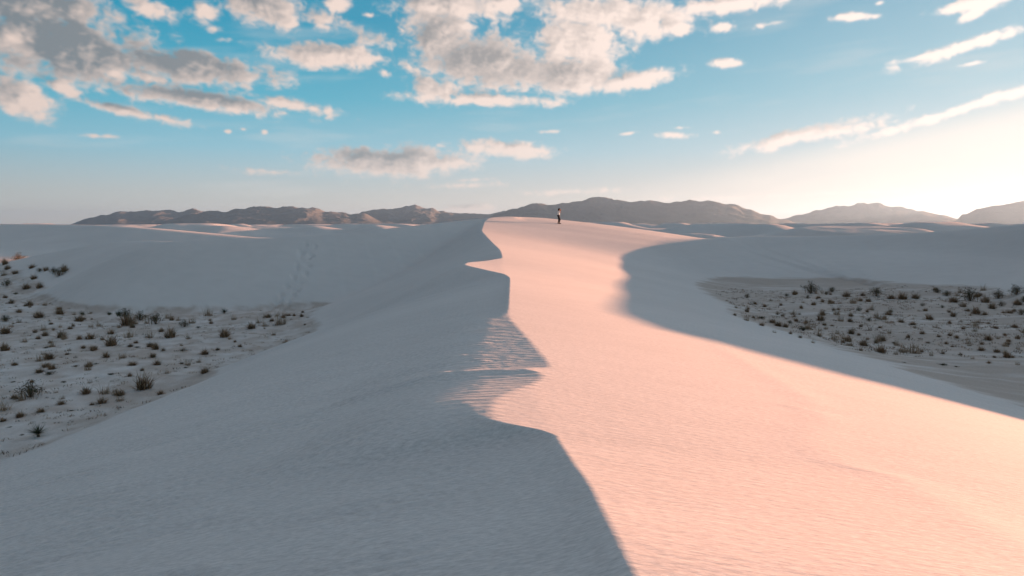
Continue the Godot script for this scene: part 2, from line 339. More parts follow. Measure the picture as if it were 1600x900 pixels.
func make_terrain() -> void:
	# near sheet: columns follow the crest
	var zs := PackedFloat32Array(); var z := 14.0
	while z > -135.0:
		zs.append(z)
		var step := 0.3
		if z < -1.5: step = maxf(0.05, 0.0055 * -z)
		z -= step / FINE
	var ws := PackedFloat32Array()
	var half := int(370 * FINE)
	for i in range(-half, half + 1):
		ws.append(6.0 * sinh(asinh(135.0 / 6.0) * i / half))
	var t0 := Time.get_ticks_msec()
	var nz := zs.size(); var nw := ws.size()
	var pos := PackedVector3Array(); pos.resize(nz * nw)
	var col := PackedColorArray(); col.resize(nz * nw)
	for j in nz:
		var r := row(zs[j])
		for i in nw:
			var w := ws[i]
			var x := r.s + w + (r.c - r.s) * exp(-w * w / 16.0)
			var y := height(r, x)
			y += relief(r, x)
			pos[j * nw + i] = Vector3(x, y + EYE, r.z)
			col[j * nw + i] = sand_color(r, x)
	var am := ArrayMesh.new()
	add_grid(am, pos, col, nz, nw, Rect2())
	# far sheet
	var far := PackedFloat32Array(); var side := PackedFloat32Array()
	z = -100.0
	var fp := PackedVector3Array(); var fc := PackedColorArray()
	var fz := PackedFloat32Array()
	z = 300.0
	while z > -110.0:
		fz.append(z); z -= 10.0
	while z > -15000.0:
		fz.append(z); z -= maxf(2.0, -z * 0.02) / minf(1.0, FINE * 1.5)
	var fx := PackedFloat32Array()
	var fh := int(220 * FINE)
	for i in range(-fh, fh + 1): fx.append(60.0 * sinh(asinh(15000.0 / 60.0) * i / fh))
	for zz in fz:
		var r := row(zz)
		for x in fx:
			var y := height(r, x)
			if zz > -131.0 and absf(x) < 112.0: y -= 1.0
			fp.append(Vector3(x, y + EYE, zz)); fc.append(sand_color(r, x))
	add_grid(am, fp, fc, fz.size(), fx.size(), Rect2(-108, -125, 216, 135))
	var mi := MeshInstance3D.new()
	mi.name = "ground"; mi.mesh = am
	mi.set_meta("kind", "structure")
	var mat := StandardMaterial3D.new()
	mat.vertex_color_use_as_albedo = true
	mat.roughness = 0.95
	var gn := FastNoiseLite.new()
	gn.seed = 2; gn.frequency = 0.02; gn.fractal_octaves = 6; gn.fractal_gain = 0.62
	var grain := gn.get_seamless_image(1024, 1024)
	mat.heightmap_enabled = true
	mat.heightmap_texture = ImageTexture.create_from_image(grain)
	mat.heightmap_scale = 0.42
	# grains: paler and darker specks of gypsum, drawn out a little by the wind
	var sn := FastNoiseLite.new()
	sn.seed = 12; sn.frequency = 0.055; sn.fractal_octaves = 5; sn.fractal_gain = 0.75
	var speck := sn.get_seamless_image(1024, 1024)
	speck.convert(Image.FORMAT_RGB8)
	var raw := speck.get_data()
	for i in raw.size(): raw[i] = clampi(238 + int((raw[i] - 128) * 0.2), 0, 255)
	mat.albedo_texture = ImageTexture.create_from_image(Image.create_from_data(1024, 1024, false, Image.FORMAT_RGB8, raw))
	mat.metallic_specular = 0.25
	mi.material_override = mat
	add_child(mi)

func add_grid(am: ArrayMesh, pos: PackedVector3Array, col: PackedColorArray, nz: int, nw: int, hole: Rect2) -> void:
	var nor := PackedVector3Array(); nor.resize(nz * nw)
	var idx := PackedInt32Array()
	for j in nz:
		var ja := maxi(j - 1, 0) * nw; var jb := mini(j + 1, nz - 1) * nw
		for i in nw:
			var dx := pos[j * nw + mini(i + 1, nw - 1)] - pos[j * nw + maxi(i - 1, 0)]
			var dz := pos[ja + i] - pos[jb + i]
			nor[j * nw + i] = dz.cross(dx).normalized()
	idx.resize((nz - 1) * (nw - 1) * 6)
	var k := 0
	for j in nz - 1:
		for i in nw - 1:
			var a := j * nw + i
			var p := pos[a]; var q := pos[a + nw + 1]
			if hole.size.x > 0.0 and hole.has_point(Vector2(p.x, p.z)) and hole.has_point(Vector2(q.x, q.z)): continue
			idx[k] = a; idx[k + 1] = a + nw; idx[k + 2] = a + 1
			idx[k + 3] = a + 1; idx[k + 4] = a + nw; idx[k + 5] = a + nw + 1
			k += 6
	idx.resize(k)
	var arr := []; arr.resize(Mesh.ARRAY_MAX)
	var uv := PackedVector2Array(); uv.resize(nz * nw)
	for i in nz * nw: uv[i] = Vector2(pos[i].x / 7.0, pos[i].z / 2.1)
	arr[Mesh.ARRAY_TEX_UV] = uv
	arr[Mesh.ARRAY_VERTEX] = pos; arr[Mesh.ARRAY_NORMAL] = nor; arr[Mesh.ARRAY_COLOR] = col; arr[Mesh.ARRAY_INDEX] = idx
	am.add_surface_from_arrays(Mesh.PRIMITIVE_TRIANGLES, arr)

# ---- mountain ranges: distance, then azimuth in degrees and height in metres along the skyline
const MOUNTAINS := [
	[11000.0, [[-33.28, 0], [-31.53, 105], [-30.73, 141], [-29.92, 196], [-29.32, 179], [-28.70, 189], [-27.23, 219], [-26.59, 211], [-25.95, 185], [-25.07, 242], [-24.28, 206], [-23.53, 160], [-22.41, 67], [-20.56, 0]]],
	[9000.0, [[-27.70, 0], [-26.62, 68], [-25.09, 130], [-23.97, 169], [-22.84, 163], [-21.68, 203], [-20.51, 220], [-19.09, 214], [-17.64, 232], [-16.42, 225], [-15.18, 178], [-13.93, 163], [-13.17, 139], [-12.41, 148], [-10.61, 58], [-8.53, 0]]],
	[10000.0, [[-14.71, 0], [-12.92, 128], [-12.15, 201], [-10.60, 238], [-9.56, 230], [-8.25, 277], [-6.93, 250], [-5.88, 195], [-4.28, 177], [-2.14, 168], [-0.54, 196], [1.61, 112], [5.36, 0]]],
	[7500.0, [[-3.22, 0], [-1.07, 126], [0.27, 189], [2.14, 238], [3.10, 216], [3.74, 223], [4.28, 244], [5.60, 264], [7.19, 298], [8.76, 276], [10.59, 261], [12.13, 246], [13.66, 231], [14.92, 250], [16.40, 261], [17.63, 227], [19.10, 159], [20.53, 105], [21.48, 65], [23.33, 0]]],
	[10000.0, [[19.61, 0], [21.71, 87], [22.85, 138], [24.19, 204], [25.50, 253], [26.79, 266], [28.05, 280], [29.30, 228], [30.92, 176], [32.10, 127], [33.26, 71], [34.75, 0]]],
	[8200.0, [[31.76, 0], [32.96, 39], [33.43, 109], [34.33, 164], [35.40, 187], [36.44, 221], [37.46, 243], [39.41, 277], [41.59, 240], [44.48, 164], [47.16, 0]]]]

func make_mountains() -> void:
	var rock := StandardMaterial3D.new()
	rock.albedo_color = Color(0.17, 0.175, 0.175).linear_to_srgb()
	rock.roughness = 1.0; rock.metallic_specular = 0.1
	for k in MOUNTAINS.size():
		var m: Array = MOUNTAINS[k]
		var dist: float = m[0]; var line: Array = m[1]
		var nz := FastNoiseLite.new(); nz.seed = 40 + k; nz.frequency = 0.0016; nz.fractal_type = FastNoiseLite.FRACTAL_RIDGED; nz.fractal_octaves = 5
		var rough := FastNoiseLite.new(); rough.seed = 70 + k; rough.frequency = 0.0035; rough.fractal_octaves = 4
		var a0: float = line[0][0]; var a1: float = line[-1][0]
		var na := int((a1 - a0) / 0.07); var nd := 60
		var pos := PackedVector3Array(); var col := PackedColorArray()
		for j in nd + 1:
			var t := j / float(nd) * 2.0 - 1.0    # -1 far foot, 0 ridge, 1 near foot
			for i in na + 1:
				var az := lerpf(a0, a1, i / float(na))
				var q := 0
				while q < line.size() - 2 and line[q + 1][0] < az: q += 1
				var u := clampf((az - line[q][0]) / (line[q + 1][0] - line[q][0]), 0.0, 1.0)
				u = u * u * (3.0 - 2.0 * u)
				var top: float = lerpf(line[q][1], line[q + 1][1], u)
				var d := dist - t * dist * 0.16
				var x := sin(deg_to_rad(az)) * d; var z := -cos(deg_to_rad(az)) * d
				var n := nz.get_noise_2d(x, z)
				top *= 1.0 + 0.13 * rough.get_noise_2d(x, z)
				var fall := pow(1.0 - absf(t), 1.25)
				var h := top * (fall * (1.0 + 0.05 * n) + 0.16 * n * (1.0 - fall) * fall * 1.8)
				pos.append(Vector3(x, EYE - 9.0 + h + 9.0 * fall, z)); col.append(Color.WHITE)
		var am := ArrayMesh.new()
		add_grid(am, pos, col, nd + 1, na + 1, Rect2())
		var mi := MeshInstance3D.new()
		mi.name = "mountain_range" if k == 0 else "mountain_range_%03d" % k
		mi.mesh = am; mi.material_override = rock
		mi.set_meta("kind", "structure")
		add_child(mi)

# ---- plants on the flats: x, z, width in metres, kind (t bunchgrass, w pale wispy grass, d shrub, m low mat, y yucca)
const PLANTS := [
	[-19.08, -26.40, 1.17, "d"], [-15.17, -21.24, 0.66, "y"], [-17.19, -26.94, 0.52, "t"], [-15.79, -26.89, 0.52, "t"], [-15.34, -27.78, 0.96, "t"], [-15.83, -25.70, 0.49, "t"], [-17.24, -25.49, 0.39, "t"], [-17.29, -24.42, 0.40, "t"],
	[-17.67, -23.87, 0.39, "t"], [-18.80, -24.72, 0.48, "w"], [-21.17, -30.64, 0.50, "m"], [-21.90, -31.02, 0.53, "t"], [-22.23, -31.98, 0.61, "t"], [-23.55, -34.07, 0.72, "t"], [-20.96, -34.62, 0.50, "t"], [-18.53, -32.70, 0.56, "t"],
	[-18.65, -34.83, 0.43, "t"], [-17.52, -33.10, 0.51, "t"], [-19.82, -37.33, 0.57, "t"], [-22.82, -38.25, 0.95, "t"], [-16.61, -36.27, 0.62, "t"], [-18.07, -36.80, 0.53, "m"], [-15.65, -38.63, 0.37, "t"], [-25.30, -40.32, 0.84, "t"],
	[-27.74, -41.39, 0.79, "t"], [-25.90, -40.24, 0.46, "t"], [-25.78, -43.27, 0.62, "t"], [-23.47, -41.23, 0.79, "w"], [-22.29, -41.23, 0.71, "w"], [-20.92, -41.23, 0.98, "t"], [-17.80, -41.64, 0.87, "t"], [-32.87, -43.63, 1.00, "t"],
	[-36.62, -48.68, 0.92, "d"], [-35.21, -50.18, 0.95, "t"], [-31.57, -49.16, 0.93, "t"], [-35.48, -52.90, 0.90, "t"], [-41.10, -57.58, 0.82, "t"], [-26.97, -47.21, 1.35, "t"], [-27.85, -50.47, 1.34, "d"], [-29.24, -50.99, 1.16, "d"],
	[-25.25, -47.79, 1.27, "d"], [-22.48, -46.18, 0.83, "d"], [-17.30, -44.71, 0.85, "t"], [-15.94, -46.47, 1.06, "w"], [-22.49, -52.70, 0.80, "y"], [-23.37, -51.83, 0.89, "w"], [-33.27, -52.27, 0.74, "y"], [-30.60, -52.27, 0.69, "y"],
	[-31.67, -52.94, 0.55, "y"], [-27.85, -36.87, 0.77, "t"], [-54.08, -72.51, 1.23, "d"], [-50.32, -70.19, 1.19, "t"], [-48.89, -70.06, 0.93, "t"], [-52.55, -74.48, 0.91, "t"], [-49.14, -73.62, 1.53, "d"], [-73.48, -101.21, 2.00, "d"],
	[-57.60, -81.44, 1.08, "t"], [-54.14, -77.74, 0.88, "d"], [-53.19, -77.45, 0.88, "t"], [-51.07, -75.59, 1.14, "d"], [-49.46, -75.00, 1.13, "t"], [-66.95, -89.69, 1.18, "t"], [-63.37, -85.26, 0.97, "t"], [-58.42, -79.77, 1.05, "t"],
	[-59.78, -79.76, 0.90, "w"], [-18.21, -30.39, 0.32, "m"], [-20.98, -32.18, 0.31, "m"], [-20.03, -31.59, 0.42, "w"], [-24.19, -32.58, 0.40, "t"], [-28.60, -39.35, 0.52, "w"], [-21.19, -37.93, 0.33, "m"], [-22.80, -47.99, 0.64, "w"],
	[-21.09, -47.22, 0.45, "t"], [-26.10, -51.09, 0.58, "w"], [-21.25, -45.62, 0.39, "m"], [-20.23, -48.98, 0.56, "w"], [-16.77, -45.81, 0.61, "w"], [-16.96, -47.61, 0.45, "t"], [-17.69, -47.13, 0.54, "w"], [-17.17, -40.97, 0.35, "w"],
	[-19.66, -40.89, 0.47, "w"], [-22.93, -43.98, 0.50, "t"], [-28.73, -46.92, 0.54, "w"], [-29.81, -45.43, 0.52, "t"], [-32.31, -47.21, 0.45, "t"], [-34.97, -47.80, 0.45, "w"], [-38.80, -53.11, 0.60, "t"], [-44.15, -59.58, 0.68, "t"],
	[-48.44, -64.59, 0.61, "t"], [-39.92, -57.73, 0.49, "w"], [-34.31, -52.80, 0.45, "w"], [-49.53, -67.53, 0.58, "m"], [-33.45, -53.49, 0.46, "w"], [-31.05, -43.80, 0.38, "t"], [-25.96, -37.40, 0.32, "m"], [-21.84, -29.23, 0.25, "m"],
	[-20.75, -28.88, 0.28, "t"], [-23.48, -35.41, 0.34, "t"], [-23.89, -37.40, 0.36, "t"], [-20.36, -32.77, 0.28, "m"], [-20.00, -34.34, 0.33, "w"], [-17.46, -31.59, 0.27, "t"], [-15.90, -30.89, 0.35, "w"], [-15.84, -32.50, 0.28, "m"],
	[-16.10, -34.40, 0.33, "w"], [-16.57, -37.78, 0.36, "t"], [-19.09, -36.72, 0.32, "t"], [-17.16, -30.02, 0.29, "t"], [-18.26, -28.88, 0.25, "w"], [-19.37, -28.88, 0.25, "m"], [-19.48, -26.18, 0.25, "t"], [-18.48, -27.05, 0.23, "w"],
	[-16.35, -24.72, 0.21, "m"], [-17.12, -22.63, 0.20, "m"], [-16.03, -21.72, 0.17, "m"], [-17.91, -23.39, 0.32, "t"], [-16.04, -25.44, 0.24, "t"], [23.62, -53.46, 1.52, "d"], [25.60, -54.11, 0.77, "d"], [24.87, -50.23, 0.90, "t"],
	[20.44, -50.33, 0.43, "d"], [21.97, -52.40, 0.50, "t"], [21.11, -48.24, 0.41, "d"], [24.11, -51.87, 0.44, "d"], [19.75, -44.23, 0.46, "t"], [18.32, -42.74, 0.36, "t"], [18.44, -40.05, 0.53, "t"], [17.43, -38.07, 0.61, "t"],
	[16.92, -36.48, 0.31, "t"], [13.96, -37.71, 0.50, "m"], [16.67, -47.96, 0.50, "d"], [13.98, -40.15, 0.42, "t"], [13.86, -35.85, 0.51, "t"], [13.86, -34.15, 0.42, "t"], [15.14, -36.72, 0.35, "d"], [12.04, -32.49, 0.37, "t"],
	[16.02, -39.89, 0.34, "t"], [16.03, -40.70, 0.31, "d"], [16.24, -37.23, 0.35, "t"], [14.31, -33.06, 0.60, "m"], [14.33, -31.36, 0.27, "m"], [12.43, -29.00, 0.22, "t"], [16.66, -39.81, 0.30, "t"], [13.34, -37.26, 0.32, "t"],
	[11.91, -34.25, 0.39, "w"], [21.66, -42.13, 0.44, "d"], [24.12, -46.71, 0.40, "t"], [18.48, -37.92, 0.50, "w"], [18.94, -37.76, 0.43, "t"], [16.13, -33.37, 0.32, "w"], [14.83, -30.11, 0.29, "t"], [14.76, -29.39, 0.45, "w"],
	[26.79, -49.72, 1.13, "d"], [27.09, -48.24, 0.82, "t"], [27.81, -48.14, 1.00, "t"], [28.96, -48.53, 0.83, "t"], [32.99, -52.50, 0.79, "d"], [32.85, -51.04, 0.87, "d"], [32.78, -48.33, 1.46, "d"], [30.65, -46.89, 0.89, "t"],
	[33.14, -47.27, 0.81, "t"], [35.35, -49.12, 0.93, "d"], [36.22, -48.56, 1.19, "d"], [28.06, -40.79, 0.74, "t"], [28.21, -40.22, 0.46, "t"], [30.54, -41.37, 0.55, "t"], [30.26, -40.05, 0.53, "d"], [24.26, -39.24, 0.56, "t"],
	[21.71, -36.49, 0.49, "t"], [21.90, -37.92, 0.43, "t"], [21.82, -39.48, 0.30, "t"], [23.38, -41.70, 0.36, "d"], [20.06, -37.84, 0.36, "d"], [19.95, -32.71, 0.37, "t"], [18.85, -31.99, 0.30, "t"], [17.57, -30.90, 0.24, "t"],
	[21.00, -32.25, 0.31, "t"], [20.83, -31.48, 0.27, "t"], [19.96, -28.55, 0.35, "t"], [20.80, -29.74, 0.28, "t"], [18.49, -27.64, 0.24, "t"], [17.93, -27.92, 0.24, "t"], [20.23, -27.98, 0.37, "t"], [20.18, -27.03, 0.23, "t"],
	[19.45, -27.03, 0.21, "t"], [17.66, -29.49, 0.34, "w"], [16.03, -24.92, 0.33, "m"], [16.40, -24.71, 0.19, "m"], [14.35, -24.53, 0.16, "m"], [15.61, -28.21, 0.27, "m"], [16.75, -30.90, 0.26, "t"], [20.27, -31.93, 0.24, "t"],
	[21.13, -31.16, 0.24, "w"], [24.39, -37.53, 0.32, "t"], [24.84, -36.04, 0.45, "w"], [26.37, -37.30, 0.28, "t"], [25.04, -34.83, 0.36, "t"], [26.71, -43.96, 0.38, "d"], [25.71, -41.96, 0.36, "t"], [27.73, -43.51, 0.33, "d"],
	[29.50, -44.13, 0.59, "t"], [26.86, -41.45, 0.35, "t"], [30.95, -43.51, 0.66, "t"], [32.59, -44.94, 0.60, "d"], [34.13, -45.59, 0.78, "t"], [35.12, -46.34, 0.70, "d"], [26.16, -50.43, 0.57, "t"], [21.91, -41.62, 0.32, "t"],
	[19.87, -39.49, 0.34, "w"], [18.49, -35.68, 0.31, "t"], [18.25, -34.27, 0.29, "w"], [19.27, -35.25, 0.30, "t"], [18.74, -33.38, 0.29, "w"], [17.11, -33.17, 0.28, "t"], [16.77, -31.72, 0.24, "t"], [19.06, -30.78, 0.26, "t"],
	[22.17, -35.33, 0.30, "w"], [23.26, -34.69, 0.30, "t"], [20.14, -29.56, 0.25, "w"], [21.75, -29.44, 0.28, "t"], [23.39, -31.10, 0.36, "t"], [21.38, -28.38, 0.24, "w"], [23.50, -32.06, 0.27, "t"], [22.33, -31.48, 0.27, "w"],
	[19.46, -29.67, 0.23, "t"], [17.03, -27.25, 0.23, "w"], [17.43, -28.55, 0.22, "t"], [15.73, -27.48, 0.24, "w"], [14.09, -27.11, 0.21, "t"], [18.24, -26.54, 0.20, "w"], [18.14, -25.48, 0.22, "t"], [18.93, -25.07, 0.22, "w"],
	[20.82, -34.76, 0.26, "w"], [20.63, -42.64, 0.32, "t"], [21.77, -46.24, 0.39, "t"], [21.94, -45.22, 0.34, "w"], [17.75, -44.59, 0.34, "t"], [17.89, -46.62, 0.35, "w"], [16.40, -43.79, 0.37, "t"], [16.16, -44.87, 0.34, "t"],
	[13.74, -41.40, 0.31, "w"], [12.00, -36.32, 0.28, "t"], [11.19, -28.68, 0.22, "w"], [12.50, -30.20, 0.23, "t"], [12.13, -27.08, 0.21, "w"], [16.26, -34.90, 0.30, "w"], [17.27, -36.33, 0.28, "t"], [15.88, -35.40, 0.27, "w"],
	[17.72, -34.89, 0.27, "w"]]

func strip(st: SurfaceTool, pts: Array, side: Vector3, width: float, col: Color) -> void:
	# a tapered blade through pts, pointed at its end
	var n := pts.size()
	st.set_color(col)
	for i in n - 1:
		var a: Vector3 = pts[i]; var b: Vector3 = pts[i + 1]
		var wa := width * (1.0 - 0.55 * i / (n - 1)); var wb := width * (1.0 - 0.55 * (i + 1) / (n - 1))
		if i == n - 2:
			for v in [a - side * wa, b, a + side * wa]: st.add_vertex(v)
		else:
			for v in [a - side * wa, b - side * wb, b + side * wb, a - side * wa, b + side * wb, a + side * wa]: st.add_vertex(v)

func begin() -> SurfaceTool:
	var st := SurfaceTool.new()
	st.begin(Mesh.PRIMITIVE_TRIANGLES)
	return st

func part(st: SurfaceTool, called: String, mat: Material, parent: Node) -> MeshInstance3D:
	st.generate_normals()
	var mi := MeshInstance3D.new()
	mi.name = called
	mi.mesh = st.commit()
	mi.material_override = mat
	parent.add_child(mi, true)
	return mi

func blades(rng: RandomNumberGenerator, n: int, spread: float, root: float, lo: float, hi: float, lean: float, width: float, cols: Array) -> SurfaceTool:
	var st := begin()
	for i in n:
		var a := rng.randf() * TAU
		var out := Vector3(cos(a), 0, sin(a))
		var b := rng.randf() * TAU
		var foot := Vector3(cos(b), 0, sin(b)) * root * sqrt(rng.randf())
		var t := pow(rng.randf(), 0.8) * lean
		var l := rng.randf_range(lo, hi) * (1.0 - 0.25 * t)
		var dir := (Vector3.UP * cos(t) + out * sin(t)).normalized()
		var bend := out * spread * l * rng.randf_range(0.05, 0.35) - Vector3.UP * l * rng.randf_range(0.0, 0.15)
		var side := Vector3(-sin(a + rng.randf_range(-0.8, 0.8)), 0, cos(a + rng.randf_range(-0.8, 0.8))).normalized()
		var c: Color = cols[rng.randi() % cols.size()]
		strip(st, [foot - Vector3.UP * 0.05, foot + dir * l * 0.5, foot + dir * l + bend], side, width * rng.randf_range(0.7, 1.3), c)
	return st

func leaf_cloud(rng: RandomNumberGenerator, n: int, tips: Array, r: float, flat: float, size: float, cols: Array) -> SurfaceTool:
	var st := begin()
	for i in n:
		var tip: Vector3 = tips[rng.randi() % tips.size()]
		var d := Vector3(rng.randfn(), rng.randfn() * flat, rng.randfn()) * r * 0.5
		var p := tip + d
		p.y = maxf(p.y, 0.015)
		var u := Vector3(rng.randfn(), rng.randfn(), rng.randfn()).normalized()
		var v := u.cross(Vector3(rng.randfn(), rng.randfn(), rng.randfn())).normalized()
		var l := size * rng.randf_range(0.6, 1.5)
		st.set_color(cols[rng.randi() % cols.size()])
		var a := p - u * l; var b := p + v * l * 0.35; var c := p + u * l; var e := p - v * l * 0.35
		for q in [a, b, c, a, c, e]: st.add_vertex(q)
	return st

func make_plant(kind: String, rng: RandomNumberGenerator, mat: Material) -> Node3D:
	var root := Node3D.new()
	var brown := [Color(0.23, 0.145, 0.085), Color(0.29, 0.185, 0.11), Color(0.15, 0.095, 0.06), Color(0.35, 0.235, 0.145)]
	var pale := [Color(0.34, 0.25, 0.17), Color(0.28, 0.20, 0.135), Color(0.40, 0.30, 0.21)]
	var green := [Color(0.07, 0.068, 0.036), Color(0.09, 0.085, 0.045), Color(0.055, 0.052, 0.032), Color(0.13, 0.10, 0.06)]
	var bark := [Color(0.09, 0.065, 0.048), Color(0.12, 0.09, 0.065)]
	match kind:
		"t":
			part(blades(rng, 150, 1.0, 0.16, 0.28, 0.62, 1.15, 0.013, brown), "blades", mat, root)
			part(blades(rng, 26, 0.7, 0.12, 0.5, 0.82, 0.6, 0.008, pale), "seed_stalks", mat, root)
		"w":
			part(blades(rng, 55, 1.0, 0.22, 0.2, 0.45, 1.1, 0.010, pale + brown), "blades", mat, root)
			part(blades(rng, 34, 0.8, 0.26, 0.5, 0.95, 0.55, 0.0075, pale), "seed_stalks", mat, root)
		"d", "m":
			var tall := 0.62 if kind == "d" else 0.2
			var tips := []
			var st := begin()
			for i in 26:
				var a := rng.randf() * TAU
				var t := rng.randf_range(0.1, 1.25)
				var l := rng.randf_range(0.55, 1.0)
				var tip := Vector3(cos(a) * sin(t) * 0.46 * l, cos(t) * tall * l + 0.06, sin(a) * sin(t) * 0.46 * l)
				tips.append(tip); tips.append(tip * Vector3(0.75, 0.7, 0.75))
				strip(st, [Vector3(0, -0.05, 0), tip * 0.55 + Vector3(0, 0.03, 0), tip * 1.12], Vector3(-sin(a), 0, cos(a)), 0.012, bark[i % 2])
			part(st, "branches", mat, root)
			part(leaf_cloud(rng, 620 if kind == "d" else 340, tips, 0.15, 0.8 if kind == "d" else 0.35, 0.03, green), "foliage", mat, root)
			if kind == "d": part(blades(rng, 20, 0.6, 0.3, 0.55, 0.8, 0.5, 0.008, brown), "twigs", mat, root)
		"y":
			var leafs := [Color(0.055, 0.07, 0.04), Color(0.075, 0.085, 0.05), Color(0.045, 0.058, 0.036)]
			var trunk := CylinderMesh.new(); trunk.top_radius = 0.05; trunk.bottom_radius = 0.075; trunk.height = 0.3; trunk.radial_segments = 10
			var ti := MeshInstance3D.new(); ti.name = "trunk"; ti.mesh = trunk; ti.position = Vector3(0, 0.05, 0)
			var bm := StandardMaterial3D.new(); bm.albedo_color = Color(0.13, 0.10, 0.075).linear_to_srgb(); bm.roughness = 1.0
			ti.material_override = bm
			root.add_child(ti)
			for k in 2:
				var st := begin()
				for i in (78 if k == 0 else 30):
					var a := rng.randf() * TAU
					var t := acos(rng.randf_range(0.05, 1.0)) if k == 0 else rng.randf_range(1.6, 2.1)
					var dir := Vector3(cos(a) * sin(t), cos(t), sin(a) * sin(t))
					var foot := Vector3(0, 0.2, 0) + dir * 0.04
					var l := rng.randf_range(0.42, 0.62) if k == 0 else rng.randf_range(0.2, 0.3)
					var side := dir.cross(Vector3(0.1, 1, 0.2)).normalized()
					strip(st, [foot, foot + dir * l * 0.4, foot + dir * l], side, 0.016, leafs[i % 3] if k == 0 else pale[i % 3])
				part(st, "leaf_rosette" if k == 0 else "dead_leaf_skirt", mat, root)
	return root

const WHERE := ["shaded flat below the footprint track", "streaked flat beyond the sunlit slope", "far flat behind the rounded dune nose"]
const NAMES := {"t": "grass_tuft", "w": "wispy_grass_tuft", "d": "desert_shrub", "m": "mat_plant", "y": "yucca"}
const LOOKS := {
	"t": ["large bushy brown bunchgrass tuft", "middle-sized brown bunchgrass tuft", "small brown bunchgrass tuft"],
	"w": ["wide pale wispy grass with seed stalks", "pale wispy grass clump with seed stalks", "small pale wisp of dry grass"],
	"d": ["broad dark green-brown desert shrub", "rounded dark desert shrub", "small dark desert shrub"],
	"m": ["wide low dark mat of scrub", "low dark mat of scrub", "small flat dark mat of scrub"],
	"y": ["spiky green yucca", "spiky green yucca", "small spiky green yucca"]}
const CATEGORY := {"t": "grass", "w": "grass", "d": "shrub", "m": "shrub", "y": "yucca"}
const SINGLE := {
	0: "largest dark rounded shrub on the near flat, close to the spiky yucca", 1: "spiky yucca half hidden behind the foot of the big shaded dune",
	4: "wide brown grass clump half hidden by the edge of the big shaded dune", 38: "greenest shrub in the row at the foot of the tracked dune face",
	43: "tall pale stalks beside the lower end of the footprint track", 44: "spiky yucca on the lower slope of the tracked dune face",
	46: "upright yucca beside two small leaning yuccas below the tracked face", 55: "lone dark bush at the far edge of the flat behind the dune nose",
	117: "broad dark shrub at the foot of the slip face beyond the streaked flat"}

func make_plants() -> void:
	var rng := RandomNumberGenerator.new()
	rng.seed = 99
	var mat := StandardMaterial3D.new()
	mat.vertex_color_use_as_albedo = true; mat.roughness = 0.95; mat.metallic_specular = 0.2
	mat.cull_mode = BaseMaterial3D.CULL_DISABLED
	var sorts := {}
	for k in ["t", "w", "d", "m", "y"]:
		sorts[k] = []
		for i in (5 if k == "t" else 3): sorts[k].append(make_plant(k, rng, mat))
	var count := {}
	var all := PLANTS.duplicate()
	while all.size() < PLANTS.size() + 150:
		var left := rng.randf() < 0.5
		var z := -rng.randf_range(24.0, 62.0) if left else -rng.randf_range(27.0, 54.0)
		var x := z * rng.randf_range(0.3, 0.75) if left else -z * rng.randf_range(0.33, 0.77)
		height(row(z), x)
		if floor_share < 0.6 or n_patch.get_noise_2d(x * 0.1, z * 0.1) < -0.25 + 0.5 * rng.randf(): continue
		all.append([x, z, rng.randf_range(0.22, 0.6), "w" if rng.randf() < 0.55 else "t"])
	for i in all.size():
		var p: Array = all[i]
		var kind: String = p[3]
		var o: Node3D = sorts[kind][rng.randi() % sorts[kind].size()].duplicate()
		var called: String = NAMES[kind]
		var n: int = count.get(called, 0)
		count[called] = n + 1
		o.name = called if n == 0 else "%s_%03d" % [called, n]
		var w: float = p[2]
		add_child(o)
		var s: float = w * {"t": 1.55, "w": 1.5, "d": 1.12, "m": 1.35, "y": 1.1}[kind]
		o.position = Vector3(p[0], ground_y(p[0], p[1]) - 0.02, p[1])
		o.rotation.y = rng.randf() * TAU
		o.scale = Vector3(s, s * rng.randf_range(0.65, 1.0), s)
		if i == 47 or i == 48: o.rotation = Vector3(0.15, 0.0, -0.75)
		var size := 0 if w > 0.8 else (1 if w > 0.45 else 2)
		var place := 1 if p[0] > 0.0 else (2 if p[1] < -66.0 else 0)
		o.set_meta("label", SINGLE.get(i, LOOKS[kind][size] + " on the " + WHERE[place]))
		if i == 47 or i == 48: o.set_meta("label", "small leaning yucca at the foot of the tracked dune face")
		o.set_meta("category", CATEGORY[kind])
		o.set_meta("group", called.replace("_", " ") + "s on the " + WHERE[place])
	for k in sorts:
		for o in sorts[k]: o.free()

